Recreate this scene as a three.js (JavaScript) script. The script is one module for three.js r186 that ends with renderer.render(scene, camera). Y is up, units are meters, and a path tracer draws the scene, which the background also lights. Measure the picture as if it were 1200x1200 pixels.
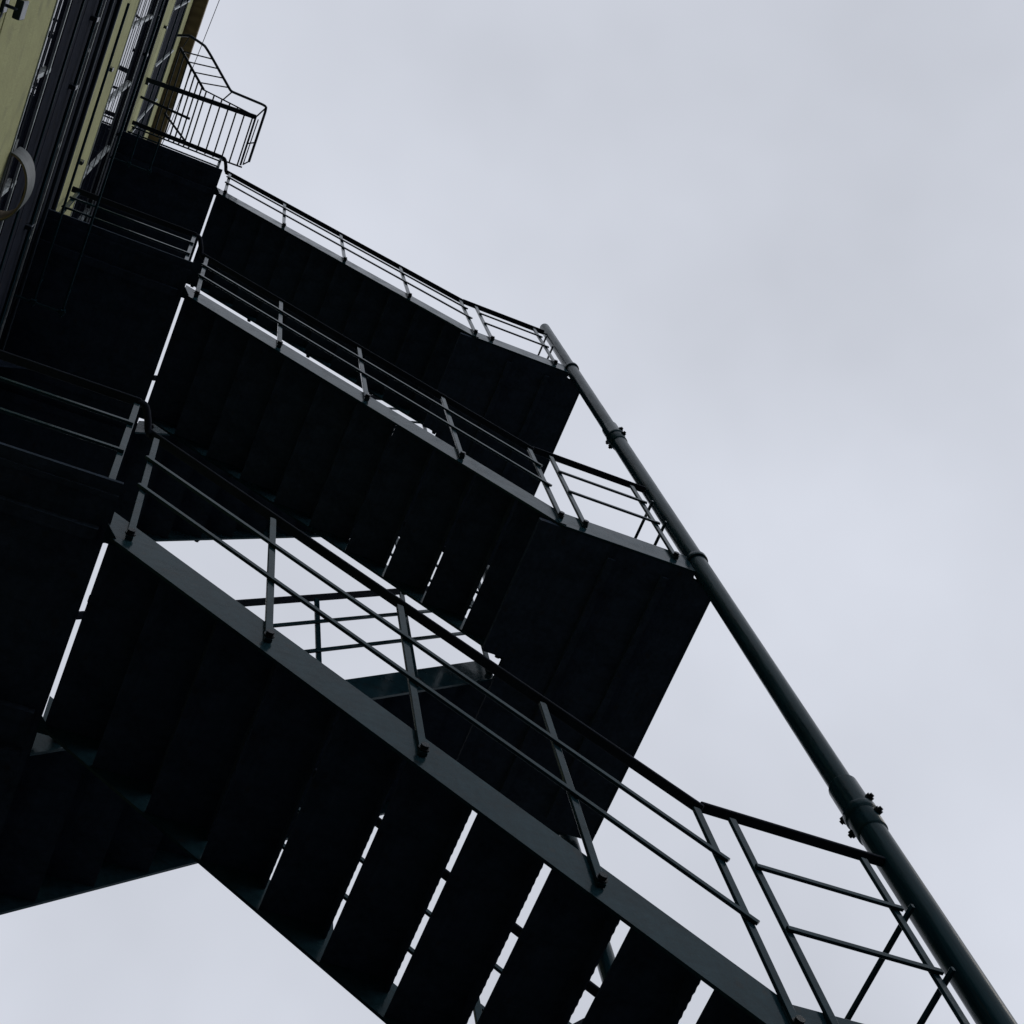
import * as THREE from 'three';
import { mergeGeometries } from 'three/addons/utils/BufferGeometryUtils.js';
import { RoundedBoxGeometry } from 'three/addons/geometries/RoundedBoxGeometry.js';
import { createNoise2D, createNoise3D } from 'simplex-noise';

// ---------------------------------------------------------------- camera, sky, sun, exposure
let seed = 20240517;
const rnd = () => { seed = (seed * 1664525 + 1013904223) >>> 0; return seed / 4294967296; };
const scene = new THREE.Scene();
const GY = 5.68;                                     // the ground lies this far below the first landing level
const camera = new THREE.PerspectiveCamera(2 * Math.atan(600 / 1729.66) * 180 / Math.PI, 1, 0.05, 500);
camera.rotation.order = 'YXZ';
camera.rotation.set(1.1793, -0.7394, -0.3656);
camera.position.set(-0.0589, -4.785 + GY, 2.0073);
camera.updateMatrixWorld();

const n3 = createNoise3D(rnd), n2 = createNoise2D(rnd);
{
  const W = 1024, Hh = 512, d = new Float32Array(W * Hh * 4);
  for (let j = 0; j < Hh; j++) for (let i = 0; i < W; i++) {
    const th = (j + 0.5) / Hh * Math.PI - Math.PI / 2, ph = (i + 0.5) / W * 2 * Math.PI - Math.PI;
    const x = Math.cos(th) * Math.cos(ph), y = Math.sin(th), z = Math.cos(th) * Math.sin(ph);
    // overcast: large soft folds of cloud and a little fine structure
    const c = 0.104 * n3(x * 2.672 + 12.862, y * 2.672 + 181.567, z * 2.672 + 6.432) + 0.016 * n3(x * 7, y * 7 + 7, z * 7) + 0.011 * n3(x * 15, y * 15, z * 15 + 5) + 0.007 * n3(x * 30, y * 30 + 2, z * 30);
    const v = 1 + c, o = (j * W + i) * 4;
    d[o] = 0.625 * v; d[o + 1] = 0.655 * v; d[o + 2] = 0.734 * v; d[o + 3] = 1;
  }
  const sky = new THREE.DataTexture(d, W, Hh, THREE.RGBAFormat, THREE.FloatType);
  sky.mapping = THREE.EquirectangularReflectionMapping; sky.magFilter = THREE.LinearFilter; sky.minFilter = THREE.LinearFilter; sky.needsUpdate = true;
  scene.background = sky; scene.environment = sky;
}
const sun = new THREE.DirectionalLight(0xfff4e8, 0.5);
sun.position.set(16, 12 + GY, 7); sun.target.position.set(0, GY, 0);
sun.castShadow = true; sun.shadow.radius = 40; sun.shadow.mapSize.set(2048, 2048);
Object.assign(sun.shadow.camera, { left: -14, right: 14, top: 18, bottom: -14, near: 0.5, far: 60 });
scene.add(sun, sun.target);
const renderer = new THREE.WebGLRenderer({ antialias: true });
renderer.toneMapping = THREE.LinearToneMapping;
renderer.toneMappingExposure = 1;
renderer.shadowMap.enabled = true;

// ---------------------------------------------------------------- textures and materials
const clamp = (v, a = 0, b = 1) => Math.min(b, Math.max(a, v));
const toS = v => Math.round(255 * clamp(v <= 0.0031308 ? 12.92 * v : 1.055 * Math.pow(v, 1 / 2.4) - 0.055));
function colourTex(size, fn, metres) {
  const d = new Uint8Array(size * size * 4);
  for (let j = 0; j < size; j++) for (let i = 0; i < size; i++) {
    const c = fn(i / size, j / size), o = (j * size + i) * 4;
    d[o] = toS(c[0]); d[o + 1] = toS(c[1]); d[o + 2] = toS(c[2]); d[o + 3] = 255;
  }
  const t = new THREE.DataTexture(d, size, size); t.colorSpace = THREE.SRGBColorSpace; return fin(t, metres);
}
function greyTex(size, fn, metres) {
  const d = new Uint8Array(size * size * 4);
  for (let j = 0; j < size; j++) for (let i = 0; i < size; i++) {
    const v = Math.round(255 * clamp(fn(i / size, j / size))), o = (j * size + i) * 4;
    d[o] = d[o + 1] = d[o + 2] = v; d[o + 3] = 255;
  }
  return fin(new THREE.DataTexture(d, size, size), metres);
}
function fin(t, m) {
  t.wrapS = t.wrapT = THREE.RepeatWrapping; t.magFilter = THREE.LinearFilter; t.minFilter = THREE.LinearMipmapLinearFilter;
  t.generateMipmaps = true; t.repeat.set(1 / m, 1 / m); t.needsUpdate = true; return t;
}
// noise that tiles: a torus in 4 numbers folded into 3
function tile(u, v, f, o = 0) {
  const a = u * 2 * Math.PI, b = v * 2 * Math.PI, r = f / (2 * Math.PI);
  return 0.5 * (n3(Math.cos(a) * r + o, Math.sin(a) * r, Math.cos(b) * r + 1.7 * o) + n3(Math.sin(a) * r - o, Math.sin(b) * r + 3.1, Math.cos(b) * r - 5));
}
const steelMap = (base, rust = 0.35) => colourTex(256, (u, v) => {
  const k = 1 + 0.32 * tile(u, v, 6, 1) + 0.26 * tile(u, v, 22, 4) + 0.20 * tile(u, v, 80, 9);
  const r = clamp((tile(u, v, 14, 20) - 0.50) * 4) * rust;                 // specks of rust under the paint
  return [base[0] * k * (1 - r) + 0.035 * r, base[1] * k * (1 - r) + 0.022 * r, base[2] * k * (1 - r) + 0.015 * r];
}, 0.8);
const steelRough = greyTex(256, (u, v) => 0.17 + 0.13 * tile(u, v, 7, 3) + 0.08 * tile(u, v, 50, 8), 0.8);
const steelBump = greyTex(256, (u, v) => 0.5 + 0.3 * tile(u, v, 12, 5) + 0.2 * tile(u, v, 70, 2), 0.5);
const steelM = (base, o = {}) => new THREE.MeshPhysicalMaterial({ map: steelMap(base), roughnessMap: steelRough, roughness: 1, bumpMap: steelBump, bumpScale: 0.0005, specularIntensity: 0.20, specularColor: new THREE.Color().setRGB(0.6, 0.95, 1), ...o });
const M = {
  steel: steelM([0.0110, 0.0310, 0.0410]),                                     // slate paint of stringers and rails
  under: steelM([0.027, 0.039, 0.064], { roughnessMap: null, roughness: 0.85, specularIntensity: 0.3 }),                                     // dark primer of treads and floor plates
  rail: new THREE.MeshPhysicalMaterial({ map: steelMap([0.0105, 0.0150, 0.0250], 0), roughness: 0.85, specularIntensity: 0.25 }),   // plastic-capped handrails
  pole: steelM([0.0045, 0.0220, 0.0300], { roughnessMap: greyTex(256, (u, v) => 0.23 + 0.13 * tile(u, v, 5, 13) + 0.12 * tile(u, v, 30, 18), 0.6) }),
  bolt: steelM([0.009, 0.011, 0.015]),
  bar: steelM([0.026, 0.034, 0.046]),
};
M.olive = new THREE.MeshStandardMaterial({
  map: colourTex(512, (u, v) => {
    const k = 1 + 0.10 * tile(u, v, 4, 2) + 0.08 * tile(u, v, 18, 6) + 0.07 * tile(u, v, 90, 1);
    const st = clamp((tile(u, v, 9, 30) - 0.25) * 2) * 0.22;                // weather stains
    return [0.315 * k * (1 - st), 0.325 * k * (1 - st), 0.155 * k * (1 - st * 0.8)];
  }, 1.6), roughness: 0.92,
  bumpMap: greyTex(512, (u, v) => 0.5 + 0.25 * tile(u, v, 40, 3) + 0.25 * tile(u, v, 130, 7), 0.8), bumpScale: 0.003 });
M.soffit = new THREE.MeshStandardMaterial({ map: colourTex(256, (u, v) => { const k = 1 + 0.2 * tile(u, v, 8, 2) + 0.15 * Math.sin(v * 60 + 4 * tile(u, v, 5, 3)); return [0.19 * k, 0.145 * k, 0.085 * k]; }, 1), roughness: 0.85 });
M.glass = new THREE.MeshPhysicalMaterial({ color: new THREE.Color().setRGB(0.010, 0.012, 0.020), roughness: 0.03, ior: 1.5 });
M.alu = new THREE.MeshStandardMaterial({ map: steelMap([0.40, 0.45, 0.46]), roughness: 0.42 });
M.frame = steelM([0.009, 0.011, 0.019], { roughnessMap: null, roughness: 0.95, specularIntensity: 0.1 });
M.cream = new THREE.MeshStandardMaterial({ map: steelMap([0.085, 0.10, 0.10]), roughness: 0.6 });
M.asphalt = new THREE.MeshStandardMaterial({ map: colourTex(512, (u, v) => { const k = 0.045 * (1 + 0.25 * tile(u, v, 7, 1) + 0.3 * tile(u, v, 120, 3)); return [k, k, k * 1.03]; }, 3), roughness: 0.95 });

// ---------------------------------------------------------------- geometry helpers (uv in metres)
function muv(g) {
  if (g.index) g = g.toNonIndexed();
  const p = g.attributes.position, uv = new Float32Array(p.count * 2);
  const a = new THREE.Vector3(), b = new THREE.Vector3(), c = new THREE.Vector3();
  for (let i = 0; i < p.count; i += 3) {
    a.fromBufferAttribute(p, i); b.fromBufferAttribute(p, i + 1).sub(a); c.fromBufferAttribute(p, i + 2).sub(a); b.cross(c);
    const ax = Math.abs(b.x), ay = Math.abs(b.y), az = Math.abs(b.z);
    for (let k = 0; k < 3; k++) {
      const x = p.getX(i + k), y = p.getY(i + k), z = p.getZ(i + k), o = (i + k) * 2;
      if (ax >= ay && ax >= az) { uv[o] = z; uv[o + 1] = y; } else if (ay >= az) { uv[o] = x; uv[o + 1] = z; } else { uv[o] = x; uv[o + 1] = y; }
    }
  }
  g.setAttribute('uv', new THREE.BufferAttribute(uv, 2));
  return g;
}
// box between two corners; a small bevel where it catches light
function bx(x0, x1, y0, y1, z0, z1, bevel = 0) {
  const w = x1 - x0, h = y1 - y0, d = z1 - z0;
  const g = bevel ? new RoundedBoxGeometry(w, h, d, 1, Math.min(bevel, w * 0.45, h * 0.45, d * 0.45)) : new THREE.BoxGeometry(w, h, d);
  g.translate((x0 + x1) / 2, (y0 + y1) / 2, (z0 + z1) / 2);
  return muv(g);
}
// rectangular bar from a to b: wy across (in the plane with up), wz deep
const UP = new THREE.Vector3(0, 1, 0);
function bar(a, b, wUp, wSide, bevel = 0.002) {
  const A = new THREE.Vector3(...a), B = new THREE.Vector3(...b), d = B.clone().sub(A), len = d.length(); d.normalize();
  const ref = Math.abs(d.y) > 0.95 ? new THREE.Vector3(1, 0, 0) : UP;
  const s = new THREE.Vector3().crossVectors(d, ref).normalize(), u = new THREE.Vector3().crossVectors(s, d);
  const g = new RoundedBoxGeometry(len, wUp, wSide, 1, Math.min(bevel, wUp * 0.45, wSide * 0.45));
  g.applyMatrix4(new THREE.Matrix4().makeBasis(d, u, s)); g.translate(...A.add(B).multiplyScalar(0.5).toArray());
  return muv(g);
}
function rod(a, b, r, seg = 10) {
  const A = new THREE.Vector3(...a), B = new THREE.Vector3(...b), d = B.clone().sub(A), len = d.length();
  const g = new THREE.CylinderGeometry(r, r, len, seg); g.applyQuaternion(new THREE.Quaternion().setFromUnitVectors(UP, d.normalize()));
  g.translate(...A.add(B).multiplyScalar(0.5).toArray());
  return g.toNonIndexed();
}
function tube(pts, r, seg = 40, rad = 8, tension = 0.5) {
  const c = new THREE.CatmullRomCurve3(pts.map(p => new THREE.Vector3(...p)), false, 'catmullrom', tension);
  return new THREE.TubeGeometry(c, seg, r, rad).toNonIndexed();
}
function plate(pts, z0, z1) {            // outline in x-y, thickness along z
  const s = new THREE.Shape(pts.map(p => new THREE.Vector2(...p)));
  const g = new THREE.ExtrudeGeometry(s, { depth: z1 - z0, bevelEnabled: false }); g.translate(0, 0, z0); return muv(g);
}
function slab(pts, y0, y1) {             // outline in x-z, thickness along y
  const s = new THREE.Shape(pts.map(([x, z]) => new THREE.Vector2(x, -z)));
  const g = new THREE.ExtrudeGeometry(s, { depth: y1 - y0, bevelEnabled: false }); g.rotateX(-Math.PI / 2); g.translate(0, y0, 0); return muv(g);
}
function mesh(name, geo, mat, parent) {
  const g = Array.isArray(geo) ? mergeGeometries(geo.map(q => { const c = q.index ? q.toNonIndexed() : q; for (const k of Object.keys(c.attributes)) if (!['position', 'normal', 'uv'].includes(k)) c.deleteAttribute(k); return c; })) : geo;
  const m = new THREE.Mesh(g, mat); m.name = name; m.castShadow = m.receiveShadow = true; parent.add(m); return m;
}
function group(name, parent, label) { const g = new THREE.Group(); g.name = name; if (label) g.userData.label = label; parent.add(g); return g; }
function thing(name, label, category, pos = [0, GY, 0]) {
  const g = group(name, scene); g.position.set(...pos); g.userData = { label, category }; return g;
}

// ---------------------------------------------------------------- ground
{
  const g = new THREE.PlaneGeometry(400, 400); g.rotateX(-Math.PI / 2);
  const m = mesh('ground', muv(g), M.asphalt, scene); m.userData.kind = 'structure';
}

// ---------------------------------------------------------------- fire escape
const S = 3.74, H = 1.87, L = 2.058, SL = H / L, W = 0.781, C1 = 0.890, W2 = 1.644, T = 0.219, STEPS = 10, G = L / STEPS, R = H / STEPS;
const OX = 2.945, WX = -0.85;
const fire = thing('fire_escape', 'dark slate steel switchback stair with landings fixed to olive building', 'fire escape');

// one tread: floor plate with a deep front lip whose lower edge is toothed
function treadGeos(dir) {
  const z0 = -W + 0.0123, z1 = -0.0123, out = [];
  for (let v = 0; v < 3; v++) {
    const lip = 0.070, OV = 0.020, n = 52, pts = [[z0, 0], [z1, 0]];
    for (let i = n; i >= 0; i--) pts.push([z0 + (z1 - z0) * i / n, -lip - 0.0045 * (i % 2) - 0.0015 * rnd()]);
    const s = new THREE.Shape(pts.map(p => new THREE.Vector2(...p)));
    const g = new THREE.ExtrudeGeometry(s, { depth: 0.006, bevelEnabled: false });
    g.rotateY(-Math.PI / 2);                                   // shape x -> z, thickness -> -x
    g.translate(dir > 0 ? G + OV : 0.006 - OV, 0, 0);
    out.push(mergeGeometries([bx(dir > 0 ? 0.002 : 0.006 - OV, dir > 0 ? G + OV - 0.006 : G - 0.002, -0.002, 0.006, z0, z1), muv(g)]));
  }
  return out;
}
const treadN = treadGeos(1), treadC = treadGeos(-1);

function railing(parent, label, { line, from, to, posts, z, side, hand = [from, to], barEnds = [0, 0], handrail = true }) {
  // line(x, dy) -> height; side = +1 puts the bars on the +z face of the posts
  const rl = group('railing', parent, label);
  const zp0 = z + (side > 0 ? 0.002 : -0.016), zp1 = zp0 + 0.014;
  for (const x of posts) {
    mesh('post', bx(x - 0.013, x + 0.013, line(x, 0.075), line(x, 1.150), zp0, zp1, 0.002), M.steel, rl);
    mesh('bolt', mergeGeometries([rod([x, line(x, 0.095), z + side * 0.014], [x, line(x, 0.095), z + side * 0.034], 0.014, 14), rod([x, line(x, 0.095), z + side * 0.016], [x, line(x, 0.095), z + side * 0.022], 0.019, 12)]), M.bolt, rl);
  }
  const zb = z + side * 0.0225;
  for (const h of [0.862, 0.545]) mesh('rail', bar([from + barEnds[0], line(from + barEnds[0], h), zb], [to + barEnds[1], line(to + barEnds[1], h), zb], 0.020, 0.012), M.steel, rl);
  if (handrail) mesh('handrail', bar([hand[0], line(hand[0], 1.182), z + side * 0.006], [hand[1], line(hand[1], 1.182), z + side * 0.006], 0.015, 0.038, 0.005), M.rail, rl);
  return rl;
}
const NP = [0.0717, 0.5758, 1.0724, 1.5735, 2.0648 - 0.008];
const where = ['lowest', 'middle', 'top'];
function flightN(y0, name) {
  const f = group('stair_flight', fire, name);
  const pts = [[0, y0], [0, y0 + T], [L, y0 + T - H], [L, y0 - H]];
  mesh('stringer', plate(pts, -0.012, 0), M.steel, f);
  mesh('stringer', plate(pts, -W, -W + 0.012), M.steel, f);
  for (let j = 0; j < STEPS; j++) {
    const t = mesh('tread', treadN[j % 3], M.under, f); t.position.set(j * G, y0 - j * R + 0.013, 0);
    t.position.x += (rnd() - 0.5) * 0.004 + (y0 === S && j === 8 ? 0.004 : y0 === S && j === 7 ? 0.002 : y0 === 2 * S && j === 9 ? -0.007 : 0); t.position.y += (rnd() - 0.5) * 0.004; t.rotation.z = (rnd() - 0.5) * 0.006;
    if (j === 0) { t.scale.x = (G - 0.011) / G; t.position.x = 0.011; }
  }
  const line = (x, dy) => y0 - SL * x + dy;
  railing(fire, 'outer ' + name + ' railing', { line, from: 0.052, to: 2.078, posts: NP, z: 0, side: 1, hand: [0.03, 2.083] });
  railing(fire, 'inner ' + name + ' railing', { line, from: 0.052, to: 2.078, posts: NP, z: -W, side: -1, hand: [0.03, 2.083] });
}
function flightC(y0, name) {             // rises from the wall landing at y0 to the outer landing
  const f = group('stair_flight', fire, name);
  const pts = [[0, y0], [0, y0 + T], [L, y0 + T + H], [L, y0 + H]];
  mesh('stringer', plate(pts, -C1 - 0.012, -C1), M.steel, f);
  mesh('stringer', plate(pts, -W2, -W2 + 0.012), M.steel, f);
  for (let j = 0; j < STEPS; j++) {
    const t = mesh('tread', treadC[j % 3], M.under, f); t.position.set(j * G, y0 + (j + 1) * R + 0.013, -(W2 - W) - 0.002);
    t.scale.z = (W2 - C1 - 0.0246) / (W - 0.0246); t.position.z = -C1 - 0.0123 + 0.0123 * t.scale.z;
  }
  const line = (x, dy) => y0 + SL * x + dy - 0.03;
  const posts = [0.08, 0.60, 1.105, 1.60, 2.04];
  railing(fire, 'inner ' + name + ' railing', { line, from: 0.06, to: 2.055, posts, z: -C1, side: 1, hand: [0.0, 2.09] });
  railing(fire, 'outer ' + name + ' railing', { line, from: 0.06, to: 2.055, posts, z: -W2, side: -1, hand: [0.0, 2.09] });
}
function landingO(y, name) {             // outer landing: underside at y
  const f = group('landing', fire, name);
  const x0 = L + 0.004;
  mesh('floor_plate', slab([[L - 0.115, -0.0135], [2.799, -0.013], [2.806, -0.036], [2.828, -0.050], [2.872, -0.050], [2.892, -0.038], [OX, -0.036], [OX, -W2 + 0.013], [L + 0.004, -W2 + 0.013], [L + 0.004, -W + 0.0135], [L - 0.115, -W + 0.0135]], y + 0.004, y + 0.040), M.under, f);
  mesh('edge_beam', bx(x0 + 0.002, 2.802, y, y + T * 0.93, -0.012, 0, 0.003), M.steel, f);
  mesh('edge_beam', bx(x0 + 0.002, 2.802, y, y + T * 0.93, -W2, -W2 + 0.012, 0.003), M.steel, f);
  mesh('end_beam', bx(OX - 0.012, OX - 0.001, y - 0.002, y + 0.12, -W2 + 0.066, -0.066, 0.002), M.under, f);
  mesh('splice_plate', bx(L - 0.016, L + 0.022, y + 0.012, y + T * 0.80, 0.0015, 0.0045, 0.001), M.steel, f);
  for (const x of [L + 0.30, L + 0.60]) mesh('joist', bx(x - 0.02, x + 0.02, y - 0.022, y + 0.002, -W2 + 0.08, -0.08), M.under, f);
  for (const z of [-0.03, -W2 + 0.03]) mesh('clip_angle', bx(2.8025, 2.814, y + 0.03, y + 0.17, z - 0.018, z + 0.018), M.bolt, f);
  const line = (x, dy) => y + dy;
  railing(fire, 'outer side ' + name + ' railing', { line, from: L + 0.133, to: 2.715, posts: [L + 0.133, L + 0.645], z: 0, side: 1, hand: [2.078, 2.800], barEnds: [-0.010, 0.010] });
  railing(fire, 'far side ' + name + ' railing', { line, from: L + 0.133, to: 2.715, posts: [L + 0.133, L + 0.645], z: -W2, side: -1, hand: [2.078, 2.800], barEnds: [-0.010, 0.010] });
  const e = group('railing', fire, 'end ' + name + ' railing'), xe = 2.738;
  for (const z of [-0.98, -1.60]) mesh('post', bx(xe - 0.007, xe + 0.007, y + 0.040, y + 1.150, z - 0.013, z + 0.013, 0.002), M.steel, e);
  for (const h of [0.862, 0.545]) mesh('rail', bar([xe + 0.014, y + h, 0.045], [xe + 0.014, y + h, -W2 - 0.03], 0.020, 0.012), M.steel, e);
  mesh('handrail_bracket', bar([2.79, y + 1.182, 0.0], [2.912, y + 1.182, 0.0], 0.022, 0.012), M.bolt, e);
}
function landingB(y, name, full = true) {   // landing at the wall: underside at y + 0.045
  const f = group('landing', fire, name), xr = -0.004, zf = 0.13, zb = -W2 - 0.02;
  mesh('floor_plate', bx(WX + 0.012, xr, y + 0.045, y + 0.062, zb, zf + 0.045), M.under, f);
  mesh('edge_angle', bx(WX + 0.014, xr - 0.002, y + 0.036, y + 0.0445, zf - 0.02, zf), M.under, f);
  for (const z of [-0.02, -W + 0.02, -C1 - 0.04, -W2 + 0.02]) mesh('joist', bx(WX + 0.014, xr - 0.03, y + 0.012, y + 0.0445, z - 0.022, z + 0.022), M.under, f);
  for (const z of [-0.70, -W2 + 0.02]) mesh('wall_bracket', plate([[WX + 0.003, y + 0.0115], [WX + 0.30, y + 0.0115], [WX + 0.003, y - 0.26]], z - 0.006, z + 0.006), M.under, f);
  for (const z of [-0.006, -W + 0.006]) mesh('gusset', slab([[xr - 0.004, z - 0.02], [0.055, z - 0.02], [xr - 0.004, z + 0.05]], y - 0.012, y - 0.006), M.steel, f);
  const line = (x, dy) => y + dy;
  const xl = WX + 0.05;
  const r = group('railing', fire, 'outer ' + name + ' railing');
  for (const x of [-0.046, xl]) mesh('post', bx(x - 0.013, x + 0.013, y + 0.0625, y + 1.150, 0.094, 0.108, 0.002), M.steel, r);
  for (const h of [0.872, 0.535]) mesh('rail', bar([xl - 0.02, y + h, 0.1145], [-0.036, y + h, 0.1145], 0.020, 0.012), M.steel, r);
  mesh('handrail', bar([WX + 0.004, y + 1.182, 0.106], [-0.035, y + 1.182, 0.106], 0.015, 0.038, 0.005), M.rail, r);
  mesh('handrail_bend', tube([[-0.045, y + 1.182, 0.106], [-0.012, y + 1.178, 0.100], [0.014, y + 1.160, 0.055], [0.030, y + 1.150, 0.014], [0.050, y + 1.136, 0.006]], 0.016, 24), M.rail, r);
  const b = group('railing', fire, 'far side ' + name + ' railing');
  for (const x of [-0.046, xl]) mesh('post', bx(x - 0.013, x + 0.013, y + 0.0625, y + 1.150, -W2 - 0.008, -W2 + 0.006, 0.002), M.steel, b);
  for (const h of [0.872, 0.535]) mesh('rail', bar([xl - 0.02, y + h, -W2 - 0.0145], [-0.036, y + h, -W2 - 0.0145], 0.020, 0.012), M.steel, b);
  mesh('handrail', bar([WX + 0.004, y + 1.182, -W2], [-0.01, y + 1.182, -W2], 0.015, 0.038, 0.005), M.rail, b);
}
const storey = ['first storey', 'second storey', 'third storey', 'top storey'];
for (let k = -1; k < 3; k++) {
  const y = k * S, st = storey[k + 1];
  flightN(y, st + ' flight going down from the wall');
  if (k >= 0) landingO(y - H, st + ' outer landing');
  landingB(y, st + ' landing at the wall');
  if (k < 2) flightC(y, st + ' flight going up from the wall');
}
landingO(-S - H + 0.002, 'ground level outer landing');

// columns at the outer landing corners
function column(x, z, label) {
  const c = group('column', fire, label), y0 = -GY + 0.012;
  const seg = [[y0, -0.42, 0.052], [-0.42, 2.03, 0.0475], [2.03, 4.10, 0.0475], [4.10, 5.74, 0.045], [5.74, 7.03, 0.041]];
  seg.forEach(([a, b, r], i) => mesh('pipe', rod([x, a + (i ? 0.001 : 0), z], [x, b - 0.001, z], r, 40), M.pole, c));
  mesh('base_plate', bx(x - 0.13, x + 0.13, -GY + 0.004, -GY + 0.016, z - 0.13, z + 0.13, 0.002), M.pole, c);
  mesh('cap', (() => { const g = new THREE.SphereGeometry(0.041, 32, 10, 0, Math.PI * 2, 0, Math.PI / 2); g.scale(1, 0.35, 1); g.translate(x, 7.03, z); return g.toNonIndexed(); })(), M.pole, c);
  for (const [y, r] of [[5.745, 0.056], [2.03, 0.058], [-1.70, 0.062]]) {
    mesh('collar', (() => { const g = new THREE.LatheGeometry([[0.03, 0], [r - 0.004, 0], [r, 0.006], [r, 0.034], [r - 0.006, 0.05], [0.03, 0.052]].map(p => new THREE.Vector2(...p)), 40); g.translate(x, y - 0.02, z); return g.toNonIndexed(); })(), M.pole, c);
  }
  for (const [y, r] of [[4.10, 0.053], [-0.36, 0.058]]) {
    mesh('coupling', (() => { const g = new THREE.LatheGeometry([[0.03, -0.13], [r, -0.12], [r, -0.02], [r + 0.007, -0.016], [r + 0.007, 0.016], [r, 0.02], [r, 0.19], [r - 0.006, 0.20], [0.03, 0.20]].map(p => new THREE.Vector2(...p)), 40); g.translate(x, y, z); return g.toNonIndexed(); })(), M.pole, c);
    for (const sg of [1, -1]) for (const dy of [-0.045, 0.045]) {
      const dx = 0.37 * sg, dz = 0.93 * sg;
      mesh('bolt', mergeGeometries([rod([x + dx * 0.045, y + dy, z + dz * 0.045], [x + dx * (r + 0.022), y + dy, z + dz * (r + 0.022)], 0.009, 12), rod([x + dx * (r - 0.002), y + dy, z + dz * (r - 0.002)], [x + dx * (r + 0.014), y + dy, z + dz * (r + 0.014)], 0.016, 14)]), M.bolt, c);
    }
  }
}
column(2.85, 0.0, 'round steel column at the near outer corner');
column(2.85, -1.70, 'round steel column at the far outer corner');

// ---------------------------------------------------------------- building with banded facade
const bld = thing('olive_building', 'olive rendered building with long window bands and brown eaves', 'building');
const Z0 = -7.0, Z1 = 5.5;
const olive = [[-GY + 0.005, -3.6], [-0.60, 1.62], [4.235, 5.48], [8.33, 9.24], [11.47, 12.28]];
mesh('wall', bx(-6, WX - 0.075, -GY + 0.005, 12.5, Z0, Z1), M.olive, bld);
olive.forEach(([a, b], i) => {
  const mid = i === 2 ? 4.84 : (a + b) / 2;
  mesh('wall_band', bx(WX - 0.074, WX, a, mid - 0.011, Z0, Z1, 0.004), M.olive, bld);
  mesh('wall_band', bx(WX - 0.074, WX, mid + 0.011, b, Z0, Z1, 0.004), M.olive, bld);
  if (i < 4) mesh('window_sill', bx(WX - 0.018, WX + 0.006, b + 0.001, b + 0.014, Z0, Z1, 0.002), M.alu, bld);
});
const paneGeo = {};
for (let i = 0; i < 4; i++) {
  const a = olive[i][1] + 0.016, b = olive[i + 1][0] - 0.002, h = b - a;
  const g = paneGeo[i] = bx(0, 0.485, 0, h - 0.004, 0, 0.006).rotateY(-Math.PI / 2);
  const mul = bx(-0.015, 0.030, 0, h - 0.004, -0.0105, 0.0105, 0.002);
  for (let z = 1.10 - 0.525 * 11, k = 0; z < Z1 - 0.6; z += 0.525, k++) {
    const w = group('window', bld);
    const p = mesh('pane', g, M.glass, w); p.position.set(WX - 0.026, a + 0.002, z + 0.02); p.rotation.y = (rnd() - 0.5) * 0.006; p.rotation.z = (rnd() - 0.5) * 0.004;
    const m = mesh('mullion', mul, M.alu, w); m.position.set(WX - 0.0395, a + 0.002, z);
  }
  // dark panels over part of the band and thin guard bars in front of the open glass
  for (const [y0, y1] of [[], [[2.20, 2.745], [2.765, 3.27], [3.60, 4.16]], [[7.32, 8.30]], [[9.30, 10.30], [10.315, 11.45]]][i]) mesh('panel', bx(WX - 0.0255, WX - 0.0065, y0, y1, Z0, Z1, 0.003), M.frame, bld);
  for (const y of [[], [1.78, 2.02, 3.42], [5.80, 6.18, 6.58, 6.96], []][i]) mesh('guard_bar', bx(WX - 0.008, WX - 0.004, y - 0.012, y + 0.012, Z0 + 0.1, Z1 - 0.1), M.frame, bld);
  if (i === 3) for (let z = 1.08 - 0.525 * 11; z < Z1 - 0.6; z += 0.525) mesh('panel_batten', bx(WX - 0.009, WX + 0.012, 9.32, 11.44, z - 0.008, z + 0.008, 0.002), M.alu, bld);
}
for (const [y, r, o] of [[3.62, 0.012, 0.016], [3.98, 0.014, 0.020], [7.9, 0.012, 0.016]]) mesh('conduit', rod([WX + o, y, Z0 + 0.2], [WX + o, y, Z1 - 0.2], r, 14), M.bar, bld);
// frame rails of the windows, cables and small fixings along the bands
for (const [y, o, d] of [[1.70, 0.0100, 0.010], [2.12, 0.0100, 0.008], [3.31, 0.0100, 0.008], [3.53, 0.0100, 0.010], [5.56, 0.0100, 0.010], [7.26, 0.0100, 0.012]]) mesh('window_rail', bx(WX - o - 0.003, WX - o + 0.006, y - d, y + d, Z0 + 0.05, Z1 - 0.05, 0.001), M.alu, bld);
for (const [y, o, r] of [[2.42, 0.010, 0.006], [3.10, 0.014, 0.009], [4.05, 0.010, 0.005], [7.48, 0.012, 0.008], [8.05, 0.009, 0.005], [10.0, 0.012, 0.007], [10.9, 0.012, 0.007]]) mesh('conduit', rod([WX + o, y, Z0 + 0.2], [WX + o, y + 0.02, Z1 - 0.2], r, 10), M.pole, bld);
for (const [y, z] of [[3.10, 0.95], [3.10, 0.20], [3.10, 1.3], [7.48, 0.80], [7.48, 0.15], [4.84, 0.90], [4.84, 0.30], [8.8, 0.45], [8.8, 0.95]]) mesh('cable_clip', bx(WX - 0.012, WX + 0.028, y - 0.045, y + 0.045, z - 0.012, z + 0.012, 0.003), M.bar, bld);
const roof = group('roof', bld);
mesh('soffit', bx(WX - 0.3, WX + 0.140, 12.30, 12.335, Z0 - 0.1, Z1 + 0.1), M.soffit, roof);
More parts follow.
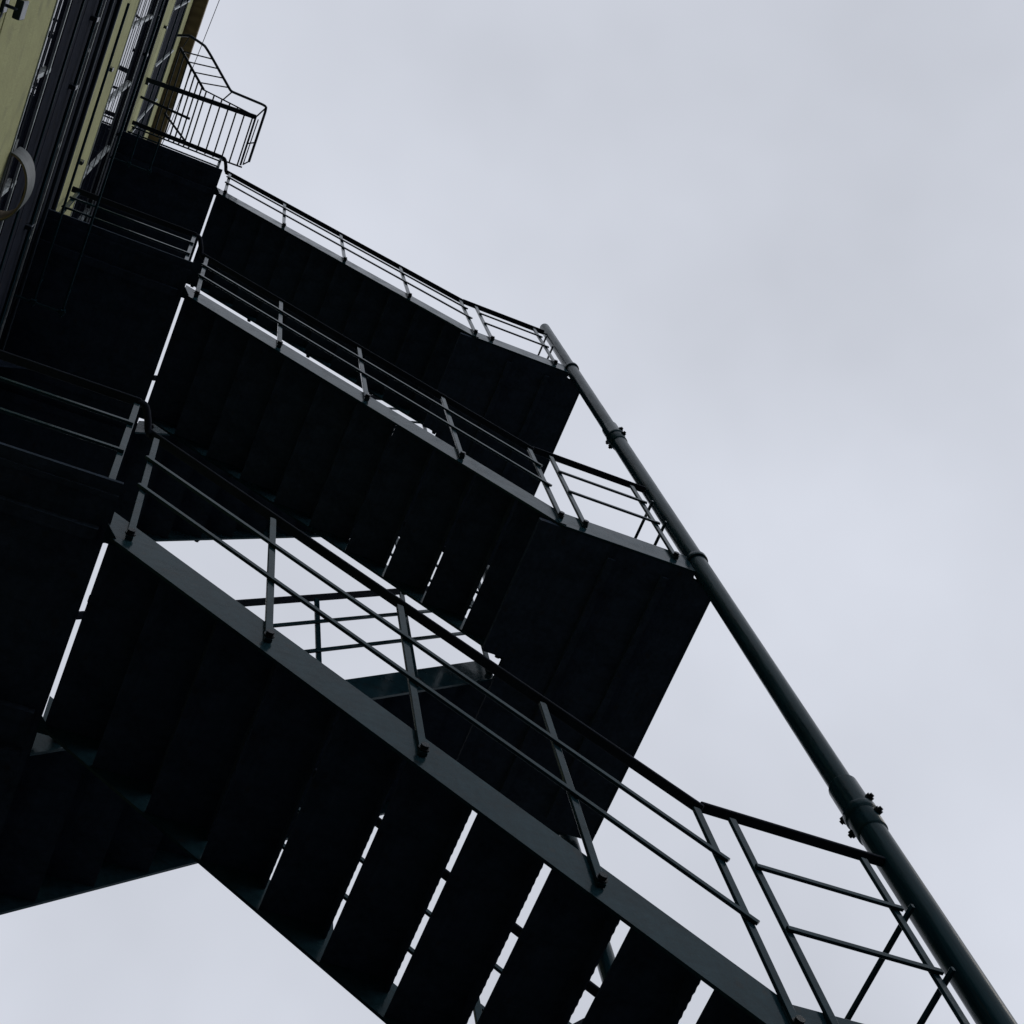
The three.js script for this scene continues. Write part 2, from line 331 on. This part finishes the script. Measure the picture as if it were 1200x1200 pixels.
mesh('fascia', bx(WX + 0.118, WX + 0.143, 12.296, 12.52, Z0 - 0.1, Z1 + 0.1, 0.003), M.soffit, roof);
mesh('roof_slab', bx(-6.1, WX + 0.117, 12.51, 12.70, Z0 - 0.1, Z1 + 0.1), M.frame, roof);

// ---------------------------------------------------------------- bar grille hung on the top landing handrail
{
  const y = 2 * S + 1.20, t = thing('bar_grille', 'dark steel bar grille frame jutting out beside the top landing handrail', 'grille', [-0.3, GY + y, 0.4]);
  const o = ([x, z], dy = 0) => [x + 0.3, dy, z - 0.4];
  mesh('beam', bar(o([WX + 0.003, 0.49]), o([0.12, 0.54]), 0.030, 0.040), M.bar, t);
  const near = (x) => x < -0.37 ? 0.84 + (x + 0.66) / 0.29 * (0.59 - 0.84) : 0.59 + (x + 0.37) / 0.49 * (0.545 - 0.59);
  const far = (x) => 0.108 + (x + 0.4) * 0.02;
  mesh('frame_bar', bar(o([-0.665, 0.845]), o([-0.368, 0.590]), 0.016, 0.022), M.bar, t);
  mesh('frame_bar', bar(o([-0.372, 0.590]), o([0.125, 0.545]), 0.012, 0.012), M.bar, t);
  mesh('frame_bar', bar(o([0.118, 0.548]), o([0.130, 0.100]), 0.016, 0.018), M.bar, t);
  for (let x = -0.66; x < 0.11; x += (x < -0.37 ? 0.045 : 0.073)) mesh('grille_bar', rod(o([x, near(x)]), o([x + 0.012, far(x) - 0.035]), 0.0068, 8), M.bar, t);
  mesh('grille_bar', rod(o([0.145, 0.53]), o([0.150, 0.115]), 0.005, 8), M.bar, t);
  mesh('frame_bar', bar(o([-0.06, 0.082]), o([0.150, 0.088]), 0.014, 0.014), M.bar, t);
  mesh('brace', bar(o([-0.62, 0.285], -0.02), o([-0.36, 0.11], -0.02), 0.014, 0.018), M.bar, t);
  mesh('brace', bar(o([WX + 0.003, 0.335], -0.01), o([-0.40, 0.315], -0.01), 0.020, 0.022), M.bar, t);
  const loop = [[-0.72, 0.93], [-0.62, 0.965], [-0.48, 0.935], [-0.40, 0.875], [-0.165, 0.675], [-0.13, 0.663], [0.13, 0.660], [0.172, 0.652], [0.180, 0.60], [0.190, 0.15]];
  mesh('guard_rail', tube(loop.map(p => o(p, 0.03)), 0.0115, 120, 8, 0.15), M.bar, t);
  const lp = (s) => [-0.48 + s * 0.315, 0.935 - s * 0.26];
  for (let i = 0; i < 4; i++) { const s = 0.30 + i * 0.22, c = -0.64 + i * 0.073; mesh('spacer_bar', rod(o([c, near(c)], 0.005), o(lp(s), 0.03), 0.006, 6), M.bar, t); }
  mesh('spacer_bar', rod(o([-0.14, 0.662], 0.03), o([-0.19, near(-0.19)], 0.005), 0.006, 6), M.bar, t);
  mesh('spacer_bar', rod(o([0.176, 0.648], 0.03), o([0.123, 0.548], 0.005), 0.0065, 6), M.bar, t);
  mesh('spacer_bar', rod(o([0.187, 0.33], 0.03), o([0.128, 0.30], 0.005), 0.0065, 6), M.bar, t);
  mesh('spacer_bar', rod(o([0.190, 0.155], 0.03), o([0.148, 0.112], 0.005), 0.0065, 6), M.bar, t);
  mesh('spacer_bar', rod(o([-0.62, 0.965], 0.03), o([-0.645, 0.86], 0.005), 0.004, 6), M.bar, t);
}

// ---------------------------------------------------------------- pipe frames hung under the wall landings
function pipeFrame(y, zc, xa, xb, zEnd, label) {
  const t = thing('pipe_frame', label, 'pipe', [0, GY + y, 0]);
  mesh('cross_pipe', rod([WX + 0.003, 0, zc], [xb + 0.02, 0, zc], 0.0075, 10), M.steel, t);
  for (const x of [xa, xb]) {
    mesh('pipe', rod([x, 0.018, zc - 0.03], [x, 0.018, zEnd], 0.0075, 10), M.steel, t);
    mesh('clamp', bx(x - 0.016, x + 0.016, -0.014, 0.034, zc - 0.014, zc + 0.016, 0.004), M.steel, t);
    mesh('hanger', rod([x, 0.03, Math.min(zc + 0.1, 0.05)], [x, S - y % S + 0.01 > 1 ? 0.25 : 0.2, Math.min(zc + 0.1, 0.05)], 0.005, 8), M.steel, t);
  }
  t.userData.group = 'pipe frames under the landings';
}
pipeFrame(S - 0.22, -0.29, -0.745, -0.585, 1.4, 'thin dark pipe frame hung under the lower of two dark landings');
pipeFrame(2 * S - 0.22, -0.01, -0.690, -0.530, 0.26, 'small thin pipe frame hung under the topmost landing');

// ---------------------------------------------------------------- small things on the wall
{
  const t = thing('wall_lamp', 'small black floodlight on olive wall', 'lamp', [WX, GY + 0.40, 1.475]); t.scale.setScalar(0.72);
  mesh('base', bx(0.001, 0.016, -0.05, 0.05, -0.035, 0.035, 0.004), M.bar, t);
  mesh('arm', tube([[0.014, 0, 0], [0.05, 0.01, 0], [0.075, 0.05, 0.0]], 0.008, 16), M.bar, t);
  mesh('head', mergeGeometries([bx(0.045, 0.080, 0.02, 0.13, -0.045, 0.045, 0.006).rotateZ(-0.05), bx(0.05, 0.075, 0.125, 0.145, -0.018, 0.018, 0.003)]), M.bar, t);
  mesh('cable', tube([[0.012, -0.04, -0.02], [0.018, -0.10, -0.05], [0.010, -0.22, -0.06], [0.008, -0.5, -0.07]], 0.005, 24), M.bar, t);
}
{
  const t = thing('half_round_hood', 'half round grey metal hood standing out from the window band', 'hood', [WX, GY + 1.60, 0.66]);
  const N = 40, arc = (rx, rz, back) => Array.from({ length: N + 1 }, (_, i) => { const a = (back ? 1 : -1) * (Math.PI / 2 - Math.PI * i / N); return [rx * Math.cos(a) + 0.008, rz * Math.sin(a)]; });
  mesh('shell', slab([...arc(0.100, 0.148), ...arc(0.0955, 0.1435, true)], 0, 0.20), M.cream, t);
  mesh('lining', slab([...arc(0.095, 0.143), ...arc(0.090, 0.138, true)], 0.002, 0.198), M.soffit, t);
  mesh('wall_strap', bx(0.0005, 0.006, 0.06, 0.12, -0.19, 0.19), M.cream, t);
}
{
  const t = thing('overhead_wire', 'thin dark wire strung out from the brown eaves', 'wire', [WX + 0.13, GY + 12.45, -1.0]);
  mesh('wire', tube([[0, 0, 0], [0.06, 0.35, 1.2], [0.13, 0.85, 3.2], [0.18, 1.3, 6.4]], 0.004, 60, 6), M.bar, t);
  mesh('hook', rod([-0.02, 0, 0], [0.02, 0, 0], 0.01, 8), M.bar, t);
}
renderer.render(scene, camera);
